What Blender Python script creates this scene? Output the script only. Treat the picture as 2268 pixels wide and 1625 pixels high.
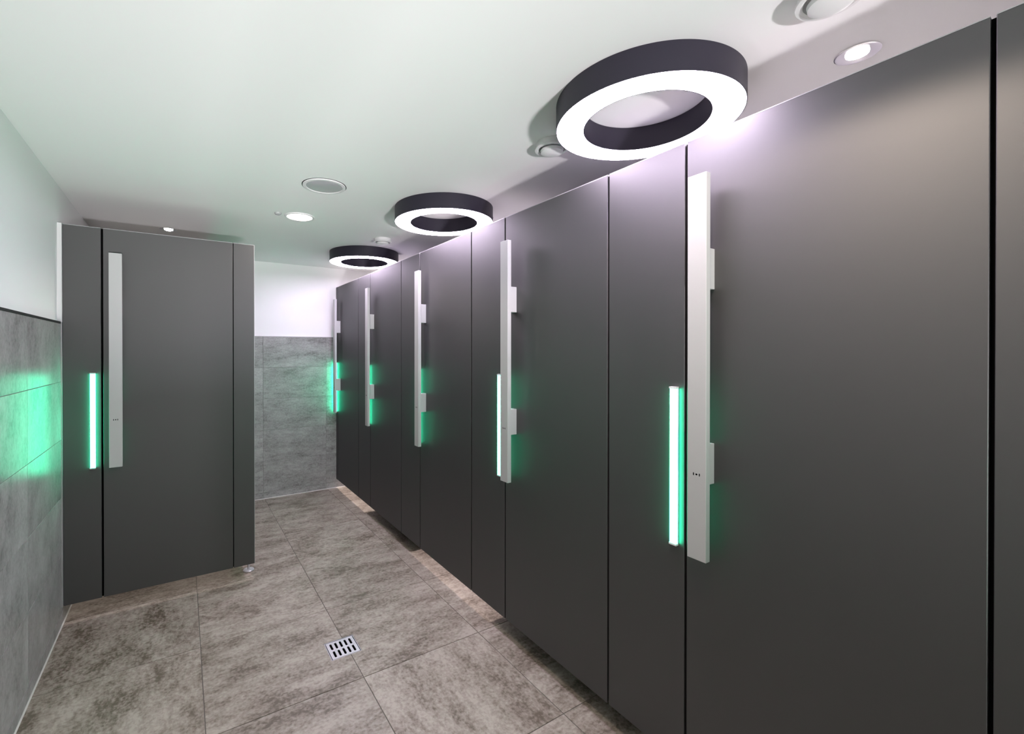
import bpy, bmesh, math, random
from mathutils import Vector, Matrix
random.seed(7)
S = bpy.context.scene
C = S.collection
PI = math.pi
for o in list(bpy.data.objects): bpy.data.objects.remove(o)

# ------------------------------------------------------------------ camera
cd = bpy.data.cameras.new('camera'); cam = bpy.data.objects.new('camera', cd); C.objects.link(cam)
S.camera = cam
F_PX, CX, CY = 999.9, 1016.6, 781.7
cd.sensor_fit = 'HORIZONTAL'; cd.sensor_width = 36.0
cd.lens = 36.0 * F_PX / 2268.0
cd.shift_x = (1134.0 - CX) / 2268.0
cd.shift_y = -(812.5 - CY) / 2268.0
cd.clip_start = 0.02; cd.clip_end = 60
cam.location = (0, 0, 1.4194)
cam.rotation_euler = (math.radians(90 - 0.23), 0, math.radians(-31.468))

# ------------------------------------------------------------------ world, colour, big lights
w = bpy.data.worlds.new('world'); S.world = w; w.use_nodes = True
w.node_tree.nodes['Background'].inputs[0].default_value = (0.5, 0.5, 0.52, 1)
w.node_tree.nodes['Background'].inputs[1].default_value = 0.05
S.view_settings.view_transform = 'Standard'
try: S.view_settings.look = 'None'
except Exception: pass
S.view_settings.gamma = 1.0
S.view_settings.exposure = 0.0
S.view_settings.use_curve_mapping = False

RING_COL, RING_L = (0.925, 0.765, 1.0), 60.0
DOWN_COL = (1.0, 0.88, 0.80)
GREEN = (0.02, 1.0, 0.52)

def area(name, loc, target, sx, sy, power, col, spread=180):
    l = bpy.data.lights.new(name, 'AREA'); l.shape = 'RECTANGLE'; l.size = sx; l.size_y = sy
    l.energy = power; l.color = col; l.spread = math.radians(spread)
    o = bpy.data.objects.new(name, l); C.objects.link(o); o.location = loc
    d = (Vector(target) - Vector(loc)).normalized()
    o.rotation_euler = d.to_track_quat('-Z', 'Y').to_euler()
    return o
# added fill lamp behind the camera; its box (below) keeps it on the ceiling
FILL_LOC = (0.30, -3.45, 0.12)
area('ceiling_fill_light', FILL_LOC, (0.36, 2.7, 2.28), 0.46, 0.28, 92, (1.0, 0.95, 0.98), 72)

# ------------------------------------------------------------------ room numbers (metres)
H_CEIL, H_TOP, H_BOT = 2.281, 2.082, 0.093
XR, YL, YB, XL = 1.362, 3.074, 4.675, -0.536
Y_NEAR, X_REAR = -4.0, 2.55
MOD = 0.9415
LATCH0, HINGE0 = 0.8465, 0.211
GAP = 0.008

# ------------------------------------------------------------------ materials
def new_mat(name):
    m = bpy.data.materials.new(name); m.use_nodes = True
    return m, m.node_tree, m.node_tree.nodes['Principled BSDF']
def plain(name, col, rough=0.5, metal=0.0, spec=0.5, bump=0.0, scale=200, var=0.0):
    m, t, b = new_mat(name)
    b.inputs['Base Color'].default_value = (*col, 1); b.inputs['Roughness'].default_value = rough
    b.inputs['Metallic'].default_value = metal; b.inputs['Specular IOR Level'].default_value = spec
    if bump or var:
        tc = t.nodes.new('ShaderNodeTexCoord'); n = t.nodes.new('ShaderNodeTexNoise')
        n.inputs['Scale'].default_value = scale; n.inputs['Detail'].default_value = 4
        t.links.new(tc.outputs['Object'], n.inputs['Vector'])
        if bump:
            bp = t.nodes.new('ShaderNodeBump'); bp.inputs['Strength'].default_value = bump; bp.inputs['Distance'].default_value = 0.001
            t.links.new(n.outputs['Fac'], bp.inputs['Height']); t.links.new(bp.outputs['Normal'], b.inputs['Normal'])
        if var:
            r = t.nodes.new('ShaderNodeMapRange'); r.inputs[3].default_value = 1 - var; r.inputs[4].default_value = 1 + var
            r.inputs[1].default_value = 0.3; r.inputs[2].default_value = 0.7
            t.links.new(n.outputs['Fac'], r.inputs[0])
            mx = t.nodes.new('ShaderNodeVectorMath'); mx.operation = 'SCALE'; mx.inputs[0].default_value = col
            t.links.new(r.outputs[0], mx.inputs['Scale']); t.links.new(mx.outputs[0], b.inputs['Base Color'])
    return m
def emit(name, col, strength):
    m, t, b = new_mat(name)
    b.inputs['Base Color'].default_value = (0.8, 0.8, 0.8, 1)
    b.inputs['Emission Color'].default_value = (*col, 1); b.inputs['Emission Strength'].default_value = strength; b.inputs['Roughness'].default_value = 0.6
    return m
def stone(name, dark, mid, light, stretch, rough, spec=0.5, soft=0.0):
    """cement-look porcelain: stretched streaks + fine speckle, shifted from tile to tile"""
    m, t, b = new_mat(name); N = t.nodes.new; L = t.links.new
    tc = N('ShaderNodeTexCoord'); oi = N('ShaderNodeObjectInfo')
    sc = N('ShaderNodeVectorMath'); sc.operation = 'SCALE'; sc.inputs[0].default_value = (37, 61, 23)
    L(oi.outputs['Random'], sc.inputs['Scale'])
    ad = N('ShaderNodeVectorMath'); ad.operation = 'ADD'; L(tc.outputs['Object'], ad.inputs[0]); L(sc.outputs[0], ad.inputs[1])
    mp = N('ShaderNodeMapping'); mp.inputs['Scale'].default_value = stretch; L(ad.outputs[0], mp.inputs['Vector'])
    n1 = N('ShaderNodeTexNoise'); n1.inputs['Scale'].default_value = 3.4; n1.inputs['Detail'].default_value = 9; n1.inputs['Roughness'].default_value = 0.62; n1.inputs['Distortion'].default_value = 0.15
    L(mp.outputs[0], n1.inputs['Vector'])
    n2 = N('ShaderNodeTexNoise'); n2.inputs['Scale'].default_value = 21; n2.inputs['Detail'].default_value = 10; n2.inputs['Roughness'].default_value = 0.75
    L(mp.outputs[0], n2.inputs['Vector'])
    n3 = N('ShaderNodeTexNoise'); n3.inputs['Scale'].default_value = 75; n3.inputs['Detail'].default_value = 6
    L(ad.outputs[0], n3.inputs['Vector'])
    a1 = N('ShaderNodeMath'); a1.operation = 'MULTIPLY_ADD'; a1.inputs[1].default_value = 0.42; L(n1.outputs['Fac'], a1.inputs[0])
    a2 = N('ShaderNodeMath'); a2.operation = 'MULTIPLY_ADD'; a2.inputs[1].default_value = 0.36; L(n2.outputs['Fac'], a2.inputs[0])
    a3 = N('ShaderNodeMath'); a3.operation = 'MULTIPLY'; a3.inputs[1].default_value = 0.22; L(n3.outputs['Fac'], a3.inputs[0])
    L(a3.outputs[0], a2.inputs[2]); L(a2.outputs[0], a1.inputs[2])
    cr = N('ShaderNodeValToRGB'); e = cr.color_ramp.elements
    e[0].position = 0.415 - soft; e[0].color = (*dark, 1); e[1].position = 0.575 + soft; e[1].color = (*light, 1)
    x = e.new(0.485); x.color = (*mid, 1)
    L(a1.outputs[0], cr.inputs[0])
    hs = N('ShaderNodeHueSaturation'); mr = N('ShaderNodeMapRange'); mr.inputs[3].default_value = 0.93; mr.inputs[4].default_value = 1.07
    L(oi.outputs['Random'], mr.inputs[0]); L(mr.outputs[0], hs.inputs['Value']); L(cr.outputs[0], hs.inputs['Color'])
    L(hs.outputs[0], b.inputs['Base Color'])
    b.inputs['Roughness'].default_value = rough; b.inputs['Specular IOR Level'].default_value = spec
    bp = N('ShaderNodeBump'); bp.inputs['Strength'].default_value = 0.12; bp.inputs['Distance'].default_value = 0.001
    L(n2.outputs['Fac'], bp.inputs['Height']); L(bp.outputs['Normal'], b.inputs['Normal'])
    return m

M_CEIL = plain('white_ceiling_paint', (0.90, 0.905, 0.90), 0.85, bump=0.05, scale=60)
M_WALL = plain('white_wall_paint', (0.92, 0.92, 0.92), 0.8, bump=0.08, scale=80)
M_PANEL = plain('anthracite_laminate', (0.008, 0.0075, 0.0075), 0.57, metal=0.0, spec=1.0, bump=0.05, scale=900, var=0.15)
M_PANEL.node_tree.nodes['Principled BSDF'].inputs['IOR'].default_value = 1.64
M_LID = plain('light_blocking_board', (0.03, 0.03, 0.032), 0.5)  # only used on the added lids that block ring light
M_INNER = plain('grey_inner_partition', (0.30, 0.30, 0.31), 0.5)
M_ALU = plain('satin_aluminium', (0.52, 0.525, 0.52), 0.48, metal=0.25, bump=0.03, scale=500)
M_TRIM = plain('aluminium_edge', (0.45, 0.45, 0.46), 0.4, metal=0.5)
M_DARKTRIM = plain('dark_steel_trim', (0.02, 0.024, 0.022), 0.35, metal=0.6)
M_CHROME = plain('polished_chrome', (0.85, 0.85, 0.86), 0.12, metal=1.0)
M_STEEL = plain('brushed_steel', (0.60, 0.585, 0.615), 0.36, metal=0.55)
M_RINGBODY = plain('ring_lamp_dark_coating', (0.016, 0.013, 0.026), 0.5)
M_RINGGLOW = emit('ring_lamp_diffuser', RING_COL, RING_L)
M_DOWN = emit('downlight_glass', DOWN_COL, 14)
M_DOWN_DEEP = emit('deep_downlight_glass', DOWN_COL, 2.0)
M_BULB = emit('spot_bulb', (1.0, 0.95, 0.93), 60)
M_GREEN = emit('green_status_led', (0.026, 1.0, 0.50), 32)
M_BLACK = plain('black_void', (0.004, 0.004, 0.004), 0.9, spec=0.0)
M_WHITEPL = plain('white_plastic', (0.78, 0.78, 0.78), 0.45)
M_GREYGLASS = plain('frosted_lamp_glass', (0.42, 0.43, 0.43), 0.25)
M_GROUT = plain('floor_grout', (0.16, 0.145, 0.13), 0.9)
M_WGROUT = plain('wall_grout', (0.24, 0.24, 0.22), 0.9)
M_SILICONE = plain('pale_silicone_joint', (0.55, 0.53, 0.50), 0.5)
FD, FM, FL = (0.120, 0.093, 0.070), (0.262, 0.219, 0.184), (0.40, 0.35, 0.305)
M_FLOOR = stone('floor_tile_stone', FD, FM, FL, (1.0, 2.1, 1), 0.45)
M_FLOOR_R = stone('floor_tile_stone_turned', FD, FM, FL, (2.1, 1.0, 1), 0.45)
WD, WM, WL = (0.155, 0.150, 0.145), (0.30, 0.295, 0.29), (0.43, 0.425, 0.42)
M_WTILE_L = stone('left_wall_tile_stone', WD, WM, WL, (1, 1.3, 0.9), 0.34, spec=0.6, soft=0.03)
M_WTILE_B = stone('back_wall_tile_stone', WD, WM, WL, (0.9, 1, 2.4), 0.30, soft=0.035)

# ------------------------------------------------------------------ mesh helpers
class MB:
    def __init__(s): s.bm = bmesh.new()
    def box(s, lo, hi):
        r = bmesh.ops.create_cube(s.bm, size=1.0)
        lo, hi = Vector(lo), Vector(hi)
        for v in r['verts']:
            v.co = Vector([(lo[i] + hi[i]) / 2 + v.co[i] * (hi[i] - lo[i]) for i in range(3)])
        return s
    def bevel(s, w=0.001, seg=1):
        bmesh.ops.bevel(s.bm, geom=s.bm.edges[:], offset=w, segments=seg, affect='EDGES', profile=0.5); return s
    def lathe(s, prof, seg=64, c=(0, 0, 0), close=False):
        """prof: list of (r, z)"""
        rings = []
        for r, z in prof:
            if r < 1e-6: rings.append([s.bm.verts.new((c[0], c[1], c[2] + z))])
            else: rings.append([s.bm.verts.new((c[0] + r * math.cos(2 * PI * k / seg), c[1] + r * math.sin(2 * PI * k / seg), c[2] + z)) for k in range(seg)])
        prs = list(zip(rings, rings[1:])) + ([(rings[-1], rings[0])] if close else [])
        for a, b in prs:
            for k in range(seg):
                k2 = (k + 1) % seg
                f = [a[k], a[k2], b[k2], b[k]] if len(a) > 1 and len(b) > 1 else ([a[0], b[k2], b[k]] if len(a) == 1 else [a[k], a[k2], b[0]])
                s.bm.faces.new(f)
        return s
    def prism(s, pts, z0, z1):
        a = [s.bm.verts.new((x, y, z0)) for x, y in pts]; b = [s.bm.verts.new((x, y, z1)) for x, y in pts]
        s.bm.faces.new(list(reversed(a))); s.bm.faces.new(b)
        for k in range(len(pts)):
            k2 = (k + 1) % len(pts); s.bm.faces.new([a[k], a[k2], b[k2], b[k]])
        return s
    def build(s, name, mat, parent=None, origin=None, smooth=False):
        bmesh.ops.recalc_face_normals(s.bm, faces=s.bm.faces[:])
        me = bpy.data.meshes.new(name)
        if origin is not None:
            for v in s.bm.verts: v.co -= Vector(origin)
        s.bm.to_mesh(me); s.bm.free(); me.materials.append(mat)
        if smooth:
            for p in me.polygons: p.use_smooth = True
            try: me.set_sharp_from_angle(angle=math.radians(35))
            except Exception: pass
        o = bpy.data.objects.new(name, me); C.objects.link(o)
        if origin is not None: o.location = origin
        o.parent = parent
        return o
def tag(o, label=None, cat=None, group=None, kind=None):
    for k, v in (('label', label), ('category', cat), ('group', group), ('kind', kind)):
        if v: o[k] = v
    return o
def empty(name, loc, rz=0):
    o = bpy.data.objects.new(name, None); C.objects.link(o); o.location = loc; o.rotation_euler.z = rz
    o.empty_display_size = 0.05
    return o
def copy_tree(o, parent=None):
    c = o.copy(); C.objects.link(c); c.parent = parent
    for ch in list(o.children): copy_tree(ch, c)
    return c

# ------------------------------------------------------------------ the shell
TZ = -0.0025                                  # grout level under the tile tops
TH = 0.010
floor = MB().box((XL - 0.1, Y_NEAR - 0.1, -0.12), (X_REAR + 0.1, YB + 0.1, -TH)).build('floor', M_GROUT)
tag(floor, kind='structure')
gb = MB(); DR = (0.580, 0.724, 2.064, 2.206)   # drain opening x0 x1 y0 y1
for b in ((XL, Y_NEAR, DR[0], YB), (DR[1], Y_NEAR, X_REAR, YB), (DR[0], Y_NEAR, DR[1], DR[2]), (DR[0], DR[3], DR[1], YB)):
    gb.box((b[0], b[1], -TH), (b[2], b[3], TZ))
gb.build('grout_bed', M_GROUT, floor)
JG = 0.0016
xs = [XL] + [0.07 + 0.6 * k for k in range(0, 5)]; xs = [x for x in xs if x < X_REAR] + [X_REAR]
ys = [Y_NEAR] + [3.09 + 0.6 * k for k in range(-12, 4) if Y_NEAR + 0.03 < 3.09 + 0.6 * k < YB - 0.03] + [YB]
cache = {}
for i in range(len(xs) - 1):
    for j in range(len(ys) - 1):
        x0, x1, y0, y1 = xs[i] + JG, xs[i + 1] - JG, ys[j] + JG, ys[j + 1] - JG
        cx, cy = (x0 + x1) / 2, (y0 + y1) / 2
        turned = (0.6 < x0 < 0.7 and 1.2 < y0 < 1.35) or random.random() < 0.12
        mat = M_FLOOR_R if turned else M_FLOOR
        if y0 < DR[2] < y1 and x0 < DR[0] < x1:
            pts = [(x0, y0), (x1, y0), (x1, DR[2]), (DR[0], DR[2]), (DR[0], DR[3]), (x1, DR[3]), (x1, y1), (x0, y1)]
            MB().prism(pts, TZ, 0).build('tile', M_FLOOR, floor, origin=(cx, cy, 0)); continue
        if y0 < DR[2] < y1 and x0 < DR[1] < x1:
            pts = [(x0, y0), (x1, y0), (x1, y1), (x0, y1), (x0, DR[3]), (DR[1], DR[3]), (DR[1], DR[2]), (x0, DR[2])]
            MB().prism(pts, TZ, 0).build('tile', M_FLOOR, floor, origin=(cx, cy, 0)); continue
        key = (round(x1 - x0, 4), round(y1 - y0, 4), turned)
        if key not in cache:
            o = MB().box((x0, y0, TZ), (x1, y1, 0)).bevel(0.0007).build('tile', mat, floor, origin=(cx, cy, 0)); cache[key] = o.data
        else:
            o = bpy.data.objects.new('tile', cache[key]); C.objects.link(o); o.location = (cx, cy, 0); o.parent = floor

tag(MB().box((XL - 0.2, Y_NEAR - 0.2, H_CEIL), (X_REAR + 0.2, YB + 0.2, H_CEIL + 0.1)).build('ceiling', M_CEIL), kind='structure')
PR = 0.014   # plaster stands back behind the tile face
wall_left = tag(MB().box((XL - PR - 0.15, Y_NEAR - 0.15, -0.1), (XL - PR, YB + 0.15, H_CEIL)).build('wall_left', M_WALL), kind='structure')
wall_back = tag(MB().box((XL - PR, YB + PR, -0.1), (X_REAR + 0.15, YB + PR + 0.15, H_CEIL)).build('wall_back', M_WALL), kind='structure')
tag(MB().box((X_REAR, Y_NEAR - 0.15, -0.1), (X_REAR + 0.15, YB + PR, H_CEIL)).build('wall_right', M_WALL), kind='structure')
tag(MB().box((XL - PR, Y_NEAR - 0.15, -0.1), (X_REAR, Y_NEAR, H_CEIL)).build('wall_front', M_WALL), kind='structure')
tag(MB().box((XR + 0.02, Y_NEAR, -0.05), (X_REAR, LATCH0 - 2 * MOD - 0.006, H_CEIL)).build('wall_right_near', M_WALL), kind='structure')
# wall tiles, 60 x 30
T_TOP = 1.562
zs = [0.0] + [0.062 + 0.3 * k for k in range(6)]
MB().box((XL - PR, Y_NEAR, 0.0), (XL - 0.0025, YB, T_TOP)).build('grout_bed', M_WGROUT, wall_left)
MB().box((XL, YB + 0.0025, 0.0), (X_REAR, YB + PR, T_TOP)).build('grout_bed', M_WGROUT, wall_back)
JW = 0.0012
def wall_tiles(edges, place, mat, parent):
    cache = {}
    for a, b in zip(edges, edges[1:]):
        for z0, z1 in zip(zs, zs[1:]):
            l, h = (b - a) / 2 - JW, (z1 - z0) / 2 - JW
            key = (round(l, 4), round(h, 4))
            c = ((a + b) / 2, (z0 + z1) / 2)
            loc = place(*c)
            if key not in cache:
                mb = MB()
                if parent is wall_left: mb.box((-0.0025, -l, -h), (0, l, h))
                else: mb.box((-l, 0, -h), (l, 0.0025, h))
                o = mb.bevel(0.0005).build('tile', mat, parent); cache[key] = o.data
            else:
                o = bpy.data.objects.new('tile', cache[key]); C.objects.link(o); o.parent = parent
            o.location = loc
ly = [Y_NEAR] + [2.465 + 0.6 * k for k in range(-12, 4) if Y_NEAR + 0.03 < 2.465 + 0.6 * k < YB - 0.03] + [YB]
bx = [XL] + [0.658 + 0.6 * k for k in range(-1, 4) if 0.658 + 0.6 * k < X_REAR - .03] + [X_REAR]
wall_tiles(ly, lambda a, z: (XL, a, z), M_WTILE_L, wall_left)
wall_tiles(bx, lambda a, z: (a, YB, z), M_WTILE_B, wall_back)
tag(MB().box((XL - PR, Y_NEAR, T_TOP), (XL + 0.001, YL - 0.016, T_TOP + 0.010)).build('trim_1', M_DARKTRIM), kind='structure')
tag(MB().box((XL - PR, YL + 0.02, T_TOP), (XL + 0.001, YB - 0.002, T_TOP + 0.010)).build('trim_2', M_DARKTRIM), kind='structure')
tag(MB().box((XL, YB - 0.001, T_TOP), (X_REAR, YB + PR, T_TOP + 0.005)).build('trim_3', M_STEEL), kind='structure')
def fillet(name, p, axis, a, b):
    mb = MB()
    n = 0.005
    if axis == 'y': pts = [(0, 0), (n, 0), (0, n)]; v = [[mb.bm.verts.new((p + x, t, z)) for x, z in pts] for t in (a, b)]
    else: pts = [(0, 0), (-n, 0), (0, n)]; v = [[mb.bm.verts.new((t, p + x, z)) for x, z in pts] for t in (a, b)]
    for k in range(3):
        k2 = (k + 1) % 3; mb.bm.faces.new([v[0][k], v[0][k2], v[1][k2], v[1][k]])
    mb.bm.faces.new(v[0]); mb.bm.faces.new(list(reversed(v[1])))
    tag(mb.build(name, M_SILICONE), kind='structure')
fillet('baseboard_left', XL, 'y', Y_NEAR, YB)
fillet('baseboard_back', YB, 'x', XL, X_REAR)

# ------------------------------------------------------------------ cubicle fronts
TP = 0.013    # panel thickness
TT = 0.0025    # top trim
def leaf_parts(root, w):
    """local frame: y from 0 to w along the row, x>=0 is behind the face, z from 0"""
    H = H_TOP - H_BOT
    MB().box((0, 0, 0), (TP, w, H - TT)).bevel(0.0012).build('door_leaf' if w > 0.5 else 'panel_board', M_PANEL, root)
    MB().box((0.0005, 0.0003, H - TT), (TP - 0.0005, w - 0.0003, H)).build('top_edge_trim', M_TRIM, root)
def make_handle(root, y_far):
    """bar handle, its far edge at y_far; bar 57 mm wide"""
    y1, y0 = y_far, y_far - 0.057
    z0, z1 = 0.800 - H_BOT, 1.943 - H_BOT
    org = (-0.052, (y0 + y1) / 2, z0)
    h = MB().box((-0.062, y0, z0), (-0.041, y1, z1)).bevel(0.0012, 2).build('handle', M_ALU, root, origin=org)
    for a, b in ((1.022, 1.143), (1.605, 1.726)):
        MB().box((-0.041 - org[0], y0 + 0.010 - org[1], a - H_BOT - org[2]), (0 - org[0], y1 - 0.010 - org[1], b - H_BOT - org[2])).bevel(0.001).build('standoff', M_ALU, h)
    zc = 1.054 - H_BOT - org[2]
    for k, (dy, ry, rz) in enumerate(((0.0090, 0.0017, 0.0048), (0.0, 0.0030, 0.0028), (-0.0090, 0.0017, 0.0048))):
        mb = MB(); vs = [mb.bm.verts.new((-0.06215 - org[0], dy + ry * math.cos(t * PI / 8), zc + rz * math.sin(t * PI / 8))) for t in range(16)]
        f = mb.bm.faces.new(vs)
        r = bmesh.ops.extrude_face_region(mb.bm, geom=[f])
        for g in r['geom']:
            if isinstance(g, bmesh.types.BMVert): g.co.x += 0.0012
        mb.build('indicator_hole', M_BLACK, h)
    return h
def make_led(root, yc):
    z0, z1 = 0.794 - H_BOT, 1.305 - H_BOT
    org = (0, yc, z0)
    s = MB().box((-0.003, yc - 0.0125, z0), (0, yc + 0.0125, z1)).build('status_light', M_ALU, root, origin=org)
    MB().box((-0.014, -0.0105, 0.006), (-0.003, 0.0105, z1 - z0 - 0.006)).bevel(0.001).build('diffuser', M_GREEN, s)
    for a, b in ((0, 0.006), (z1 - z0 - 0.006, z1 - z0)):
        MB().box((-0.0145, -0.0125, a), (-0.003, 0.0125, b)).build('end_cap', M_WHITEPL, s)
    return s
DW = LATCH0 - HINGE0 - GAP; PW = MOD - (LATCH0 - HINGE0)
door0 = empty('cubicle_door', (XR, HINGE0 + GAP / 2, H_BOT))
leaf_parts(door0, DW)
make_handle(door0, DW - 0.040)
D_GROUP = 'dark cubicle doors along the right side'
door_labels = {
    -1: 'charcoal cubicle door at the near right end of the row, beside the photographer',
    0: 'biggest charcoal cubicle door in front at right, long flat silver bar handle at its left edge',
    1: 'charcoal cubicle door, second from the camera in the right-hand row, silver handle beside a green light',
    2: 'middle charcoal cubicle door of the right-hand row, under the middle ring lamp',
    3: 'second to last charcoal cubicle door of the right-hand row, slim silver handle',
    4: 'last and farthest charcoal cubicle door of the right-hand row, next to the tiled back wall'}
for k in range(-1, 5):
    d = door0 if k == 0 else copy_tree(door0)
    d.location = (XR, HINGE0 + GAP / 2 + k * MOD, H_BOT)
    tag(d, door_labels[k], 'door', D_GROUP)
PWL = PW - GAP
post0 = empty('cubicle_pilaster', (XR, LATCH0 + GAP / 2, H_BOT))
leaf_parts(post0, PWL)
make_led(post0, 0.0355 - GAP / 2)
for a, b in ((-GAP - 0.006, 0.010), (PWL - 0.010, PWL + GAP + 0.006)):
    MB().box((TP + 0.0004, a, 0.002), (TP + 0.006, b, H_TOP - H_BOT - 0.002)).build('door_stop', M_BLACK, post0)
post_labels = {
    -1: 'tall charcoal panel cut off by the right edge of the photo, nearest of the row',
    0: 'widest tall charcoal panel with a vertical green light strip, left of the biggest door',
    1: 'tall charcoal panel left of the second nearest handle, green light strip half behind the handle',
    2: 'narrow-looking charcoal panel between the third and fourth doors of the right-hand row',
    3: 'thin-looking charcoal panel left of the fourth handle, farthest full panel in the right-hand row'}
for k in range(-2, 4):
    d = post0 if k == 0 else copy_tree(post0)
    d.location = (XR, LATCH0 + GAP / 2 + k * MOD, H_BOT)
    tag(d, post_labels.get(k, 'tall charcoal panel behind the photographer at the near end of the row'), 'pilaster', 'fixed panels between the doors at right')
# last sliver of panel against the back wall
lp = empty('cubicle_pilaster', (XR, LATCH0 + 4 * MOD + GAP / 2, H_BOT))
wl = YB - (LATCH0 + 4 * MOD + GAP / 2) - 0.002
MB().box((0, 0, 0), (TP, wl, H_TOP - H_BOT - TT)).build('panel_board', M_PANEL, lp)
MB().box((0.0005, 0.0003, H_TOP - H_BOT - TT), (TP - 0.0005, wl, H_TOP - H_BOT)).build('top_edge_trim', M_TRIM, lp)
make_led(lp, 0.030)
tag(lp, 'narrow charcoal closing strip in the corner between farthest door and back wall', 'pilaster')
MB().box((TP + 0.0004, -GAP - 0.006, 0.002), (TP + 0.006, 0.010, H_TOP - H_BOT - 0.002)).build('door_stop', M_BLACK, lp)
# partitions between the cubicles (hang from the rear wall, 10 cm off the floor)
part_labels = ['divider at the near end of the cubicle row', 'divider behind the panel left of the biggest door', 'divider behind the second panel with a green strip', 'divider behind the panel between third and fourth doors', 'divider behind the farthest full panel']
for n, k in enumerate(range(-1, 4)):
    y = LATCH0 + k * MOD + PW / 2
    p = empty('partition_wall', (XR + TP, y, H_BOT))
    MB().box((0.001, -TP / 2, 0), (X_REAR - XR - TP - 0.001, TP / 2, H_TOP - H_BOT)).build('panel_board', M_INNER, p)
    MB().lathe([(0, -H_BOT), (0.03, -H_BOT), (0.03, -H_BOT + 0.006), (0.008, -H_BOT + 0.008), (0.008, 0.0)], 24, (0.6, 0, 0)).build('foot', M_CHROME, p, smooth=True)
    tag(p, 'grey full height cubicle ' + part_labels[n], 'partition', 'dividers between the right-hand cubicles')

# added unseen lids that keep ring light out of the two unlit cubicles
for k, lab in ((1, 'added dark lid blocking ring light over the unlit cubicle behind the second nearest door'), (3, 'added dark lid blocking ring light over the unlit cubicle behind the fourth door')):
    y = LATCH0 + (k - 1) * MOD + PW / 2
    tp = empty('light_blocking_lid', (XR + TP, y, H_TOP - 0.02))
    MB().box((0.008, TP / 2 + 0.001, 0), (X_REAR - XR - TP - 0.001, MOD - TP / 2 - 0.001, 0.012)).bevel(0.001).build('panel_board', M_LID, tp)
    tag(tp, lab, 'light blocker')
# ------------------------------------------------------------------ left cubicle
def lparts(root, w, right_edge=False):
    H = H_TOP - H_BOT
    MB().box((0, 0, 0), (w, TP, H - TT)).bevel(0.0012).build('door_leaf' if w > 0.5 else 'panel_board', M_PANEL, root)
    MB().box((0.0003, 0.0005, H - TT), (w - 0.0003, TP - 0.0005, H)).build('top_edge_trim', M_TRIM, root)
LG0, LG1, LX1 = -0.3695, 0.2635, 0.381
lpost = empty('cubicle_pilaster', (XL + 0.0045, YL, H_BOT))
lparts(lpost, LG0 - 0.0045 - (XL + 0.0045))
led = make_led(empty('tmp', (0, 0, 0)), 0); tmp = led.parent
led.parent = lpost; bpy.data.objects.remove(tmp)
led.rotation_euler.z = PI / 2; led.location = (-0.409 - (XL + 0.0045), 0, 0.794 - H_BOT)
MB().box((-0.0195, -0.014, T_TOP + 0.008 - H_BOT), (-0.0006, TP + 0.003, H_TOP - H_BOT)).build('wall_channel', M_WHITEPL, lpost)
MB().box((-0.0042, -0.014, 0), (-0.0006, TP + 0.003, T_TOP + 0.008 - H_BOT)).build('wall_channel', M_TRIM, lpost)
tag(lpost, 'narrow dark panel by the left wall with a glowing green light strip', 'pilaster')
ldoor = empty('cubicle_door', (LG0 + 0.0045, YL, H_BOT))
lw = LG1 - LG0 - 0.0045 - 0.002
lparts(ldoor, lw)
tmp = empty('tmp', (0, 0, 0)); h = make_handle(tmp, 0.0)
for hz in (0.25, 1.70):
    MB().box((lw - 0.035, TP + 0.0004, hz), (lw - 0.0125, TP + 0.0065, hz + 0.09)).build('hinge', M_ALU, ldoor)
h.parent = ldoor; bpy.data.objects.remove(tmp)
h.rotation_euler.z = PI / 2; h.location = (-0.306 - (LG0 + 0.0045), -0.052, 0.800 - H_BOT)
tag(ldoor, 'dark cubicle door standing alone on the left side with a flat silver bar handle', 'door')
rpost = empty('cubicle_pilaster', (LG1 + 0.002, YL, H_BOT))
lparts(rpost, LX1 - LG1 - 0.002)
MB().box((-0.012, TP + 0.0002, 0.002), (0.010, TP + 0.006, H_TOP - H_BOT - 0.002)).build('door_stop', M_BLACK, rpost)
wp = LG0 - 0.0045 - (XL + 0.0045)
MB().box((wp - 0.010, TP + 0.0002, 0.002), (wp + 0.016, TP + 0.006, H_TOP - H_BOT - 0.002)).build('door_stop', M_BLACK, lpost)
MB().box((LX1 - LG1 - 0.002, 0.001, 0), (LX1 - LG1 + 0.0008, TP, H_TOP - H_BOT)).build('corner_edge_trim', M_TRIM, rpost)
tag(rpost, 'narrow dark panel at the free right corner of the left cubicle', 'pilaster')
side = empty('partition_wall', (0.361, YL + TP, H_BOT))
MB().box((-TP / 2, 0.001, 0), (TP / 2, YB - YL - TP - 0.003, H_TOP - H_BOT)).build('panel_board', M_PANEL, side)
MB().lathe([(0, -H_BOT), (0.031, -H_BOT), (0.033, -H_BOT + 0.002), (0.033, -H_BOT + 0.0065), (0.031, -H_BOT + 0.0085), (0.007, -H_BOT + 0.0095), (0.0065, 0.0)], 40, (0, 0.115, 0)).build('foot', M_STEEL, side, smooth=True)
tag(side, 'dark side wall of the left cubicle on a round chrome foot', 'partition')

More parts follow.
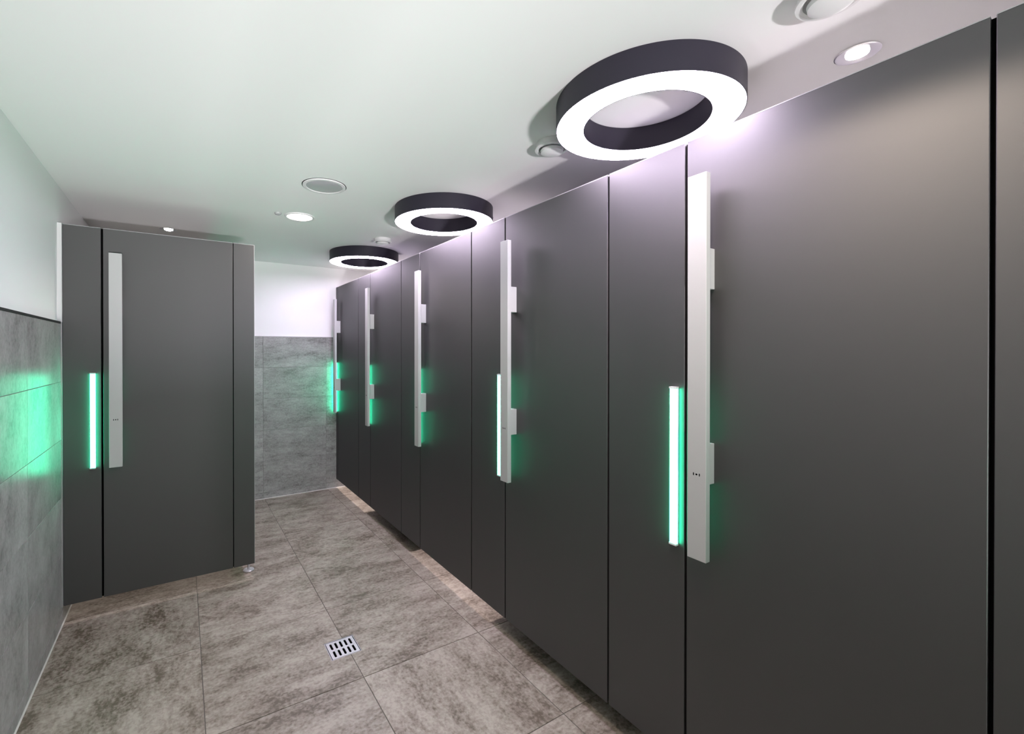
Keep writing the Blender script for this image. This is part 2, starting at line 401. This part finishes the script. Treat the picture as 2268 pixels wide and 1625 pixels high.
# ------------------------------------------------------------------ ring lamps
R_OUT, R_IN, R_H = 0.296, 0.200, 0.086
def make_ring():
    r = empty('ring_lamp', (0, 0, H_CEIL - R_H))
    MB().lathe([(R_OUT, 0.0), (R_OUT, R_H - 0.0008), (R_IN, R_H - 0.0008), (R_IN, 0.0), (R_IN + 0.0025, 0.0), (R_IN + 0.0025, 0.004), (R_OUT - 0.0025, 0.004), (R_OUT - 0.0025, 0.0)], 128, close=True).build('housing', M_RINGBODY, r, smooth=True)
    MB().lathe([(R_OUT - 0.0027, 0.0035), (R_OUT - 0.0027, 0.0003), (R_IN + 0.0027, 0.0003), (R_IN + 0.0027, 0.0035)], 128, close=True).build('diffuser', M_RINGGLOW, r, smooth=True)
    return r
ring = make_ring()
for k, (x, y, lab) in enumerate(((1.347, 0.986, 'largest and nearest dark ring-shaped ceiling lamp with a white glowing underside'), (1.354, 2.387, 'middle one of the three dark ring-shaped ceiling lamps, glowing white'), (1.364, 3.82, 'smallest and farthest dark ring-shaped ceiling lamp, in front of the white back wall'))):
    o = ring if k == 0 else copy_tree(ring)
    o.location = (x, y, H_CEIL - R_H); tag(o, lab, 'lamp', 'ring lamps above the cubicle row')

# ------------------------------------------------------------------ downlights, spots, valves
def spot(name, loc, power, col, angle, blend, rad, parent=None, target=None):
    l = bpy.data.lights.new(name, 'SPOT'); l.energy = power; l.color = col; l.spot_size = math.radians(angle); l.spot_blend = blend
    l.shadow_soft_size = rad
    o = bpy.data.objects.new(name, l); C.objects.link(o); o.location = loc; o.parent = parent
    return o
def downlight(x, y, r, lit, label, power=0, cone=150, blend=0.35, glass=None, col=DOWN_COL):
    t = empty('ceiling_downlight' if lit else 'recessed_ceiling_lamp', (x, y, H_CEIL))
    MB().lathe([(r, -0.0005), (r, -0.004), (r * 0.99, -0.006), (r * 0.87, -0.007), (r * 0.84, -0.0045), (r * 0.84, -0.0005)], 64, close=True).build('trim_ring', M_WHITEPL, t, smooth=True)
    if lit:
        MB().lathe([(0, -0.005), (r * 0.6, -0.0048), (r * 0.835, -0.003), (r * 0.835, -0.0006), (0, -0.0006)], 48).build('glass', glass or M_DOWN, t, smooth=True)
        spot('downlight_beam', (0, 0, -0.03), power, col, cone, blend, 0.05, t)
    else:
        MB().lathe([(r * 1.035, -0.0004), (r * 1.035, -0.0012), (r * 1.002, -0.0012), (r * 1.002, -0.0004)], 64, close=True).build('shadow_gap_line', M_BLACK, t)  # shadow line of the gap round the rim, painted as a black ring
        MB().lathe([(0, -0.0015), (r * 0.76, -0.0018), (r * 0.835, -0.004), (r * 0.835, -0.0006), (0, -0.0006)], 48).build('glass', M_GREYGLASS, t, smooth=True)
    tag(t, label, 'light'); return t
downlight(0.640, 2.998, 0.090, True, 'round flush ceiling downlight, lit bright white, beside a tiny sensor', 19)
downlight(0.640, 0.45, 0.090, True, 'round flush ceiling downlight above the photographer', 34, 145, 0.14, M_DOWN_DEEP, (1.0, 0.82, 0.70))
downlight(0.632, 2.378, 0.108, False, 'round ceiling fitting with a grey frosted face, not lit, above the floor drain')
s = empty('ceiling_sensor', (0.508, 2.987, H_CEIL))
MB().lathe([(0.0, -0.0135), (0.012, -0.013), (0.018, -0.010), (0.021, -0.005), (0.021, -0.0005), (0, -0.0005)], 24).build('cover', M_GREYGLASS, s, smooth=True)
tag(s, 'tiny grey sensor dot in the ceiling next to the lit downlight', 'sensor')

def cubicle_spot(x, y, label, power, on=True, group=None):
    t = empty('cubicle_spotlight', (x, y, H_CEIL)); r = 0.053
    MB().lathe([(r, -0.0005), (r, -0.003), (r * 0.93, -0.0045), (r * 0.8, -0.0030), (r * 0.52, -0.0012), (r * 0.52, -0.0005)], 48, close=True).build('reflector', M_CHROME, t, smooth=True)
    MB().lathe([(0, -0.010), (r * 0.3, -0.009), (r * 0.5, -0.004), (r * 0.5, -0.0006), (0, -0.0006)], 32).build('bulb', M_BULB if on else M_GREYGLASS, t, smooth=True)
    if on: spot('spotlight_beam', (0, 0, -0.03), power, (1.0, 0.90, 0.84), 104, 0.5, 0.03, t)
    tag(t, label, 'light', group); return t
for k in (0, 2, 4):
    on = True
    cubicle_spot(1.665, 0.515 + k * MOD, ['chrome spotlight glowing in the ceiling above the biggest door', 'unlit chrome spotlight inside the second cubicle from the camera', 'lit chrome spotlight inside the middle cubicle', 'unlit chrome spotlight inside the fourth cubicle', 'lit chrome spotlight inside the farthest cubicle'][k], 190, on, 'spotlights inside the right-hand cubicles')
cubicle_spot(-0.083, 3.795, 'small sparkling ceiling spotlight just above the door of the left cubicle', 60)

def valve(x, y, label):
    t = empty('air_valve', (x, y, H_CEIL))
    MB().lathe([(0.064, -0.0005), (0.064, -0.020), (0.070, -0.026), (0.069, -0.030), (0.060, -0.031), (0.054, -0.027), (0.052, -0.012), (0.052, -0.0005)], 64, close=True).build('collar', M_WHITEPL, t, smooth=True)
    MB().lathe([(0, -0.0006), (0.006, -0.0006), (0.006, -0.026), (0.041, -0.024), (0.047, -0.031), (0.045, -0.041), (0.032, -0.046), (0, -0.047)], 48).build('disc', M_WHITEPL, t, smooth=True)
    tag(t, label, 'vent', 'round air valves in the ceiling')
valve(1.312, 0.455, 'white round air valve cut off by the top edge of the photo')
valve(1.305, 1.395, 'white round air valve tucked beside the largest ring lamp')
valve(1.310, 3.262, 'small white round air valve between the middle and farthest ring lamps')

# ------------------------------------------------------------------ added baffle box around the fill lamp behind the camera
u = empty('fill_light_baffle', (FILL_LOC[0], FILL_LOC[1], 0))
t1, zt = 0.012, 0.38
dz = zt - FILL_LOC[2]
hw, fy, by = dz * 0.56 + 0.05, dz * 3.30 + 0.02, 0.16
mb = MB().box((-hw - t1, -by - t1, 0.0), (-hw, fy + t1, zt)).box((hw, -by - t1, 0.0), (hw + t1, fy + t1, zt)).box((-hw, -by - t1, 0.0), (hw, -by, zt)).box((-hw, fy, 0.0), (hw, fy + t1, zt)).box((-hw, -by, 0.0), (hw, fy, 0.02))
mb.build('housing', M_BLACK, u)
MB().box((-0.12, -0.08, 0.02), (0.12, 0.08, 0.07)).bevel(0.004).build('fill_lamp_body', M_ALU, u)
tag(u, 'added black baffle box of the ceiling fill light, standing behind the photographer', 'lamp')
# ------------------------------------------------------------------ floor drain
g = empty('floor_drain', (0.652, 2.135, 0))
def gx(x): return x - 0.652
def gy(y): return y - 2.135
fr = MB()
e = 0.0012; x0, x1, y0, y1 = gx(DR[0]) + e, gx(DR[1]) - e, gy(DR[2]) + e, gy(DR[3]) - e; wf = 0.006
fr.box((x0, y0, -0.009), (x0 + wf * .4, y1, -0.0004)).box((x1 - wf * .4, y0, -0.009), (x1, y1, -0.0004)).box((x0, y0, -0.009), (x1, y0 + wf * .4, -0.0004)).box((x0, y1 - wf * .4, -0.009), (x1, y1, -0.0004))
fr.build('frame', M_STEEL, g)
MB().box((x0 + .003, y0 + .003, -0.0098), (x1 - .003, y1 - .003, -0.0088)).build('sump', M_BLACK, g)
# slotted plate: cells of a grid minus ten slots
px0, px1, py0, py1 = x0 + wf, x1 - wf, y0 + wf, y1 - wf
cols, rows = 5, 2
sw, sl = 0.0108, 0.047
mx_, my_ = (px1 - px0), (py1 - py0)
xc = [px0 + mx_ * (0.145 + 0.1775 * i) for i in range(cols)]
yc = [py0 + my_ * (0.27 + 0.46 * j) for j in range(rows)]
pl = MB()
xe = sorted([px0, px1] + [c - sw / 2 for c in xc] + [c + sw / 2 for c in xc]); ye = sorted([py0, py1] + [c - sl / 2 for c in yc] + [c + sl / 2 for c in yc])
for i in range(len(xe) - 1):
    for j in range(len(ye) - 1):
        if i % 2 == 1 and j % 2 == 1: continue
        pl.box((xe[i], ye[j], -0.004), (xe[i + 1], ye[j + 1], -0.0012))
# rounded slot ends
for c in xc:
    for d in yc:
        for sgn in (-1, 1):
            cyy = d + sgn * sl / 2
            for sx in (-1, 1):
                pts = [(c + sx * sw / 2, cyy)] + [(c + sx * sw / 2 * math.cos(a), cyy - sgn * sw / 2 + sgn * sw / 2 * math.sin(a)) for a in [PI / 2 * q / 5 for q in range(6)]]
                pl.prism(pts, -0.004, -0.0012)
pl.build('grate', M_STEEL, g)
tag(g, 'square steel floor drain grate with ten slots set in the tiles', 'drain')
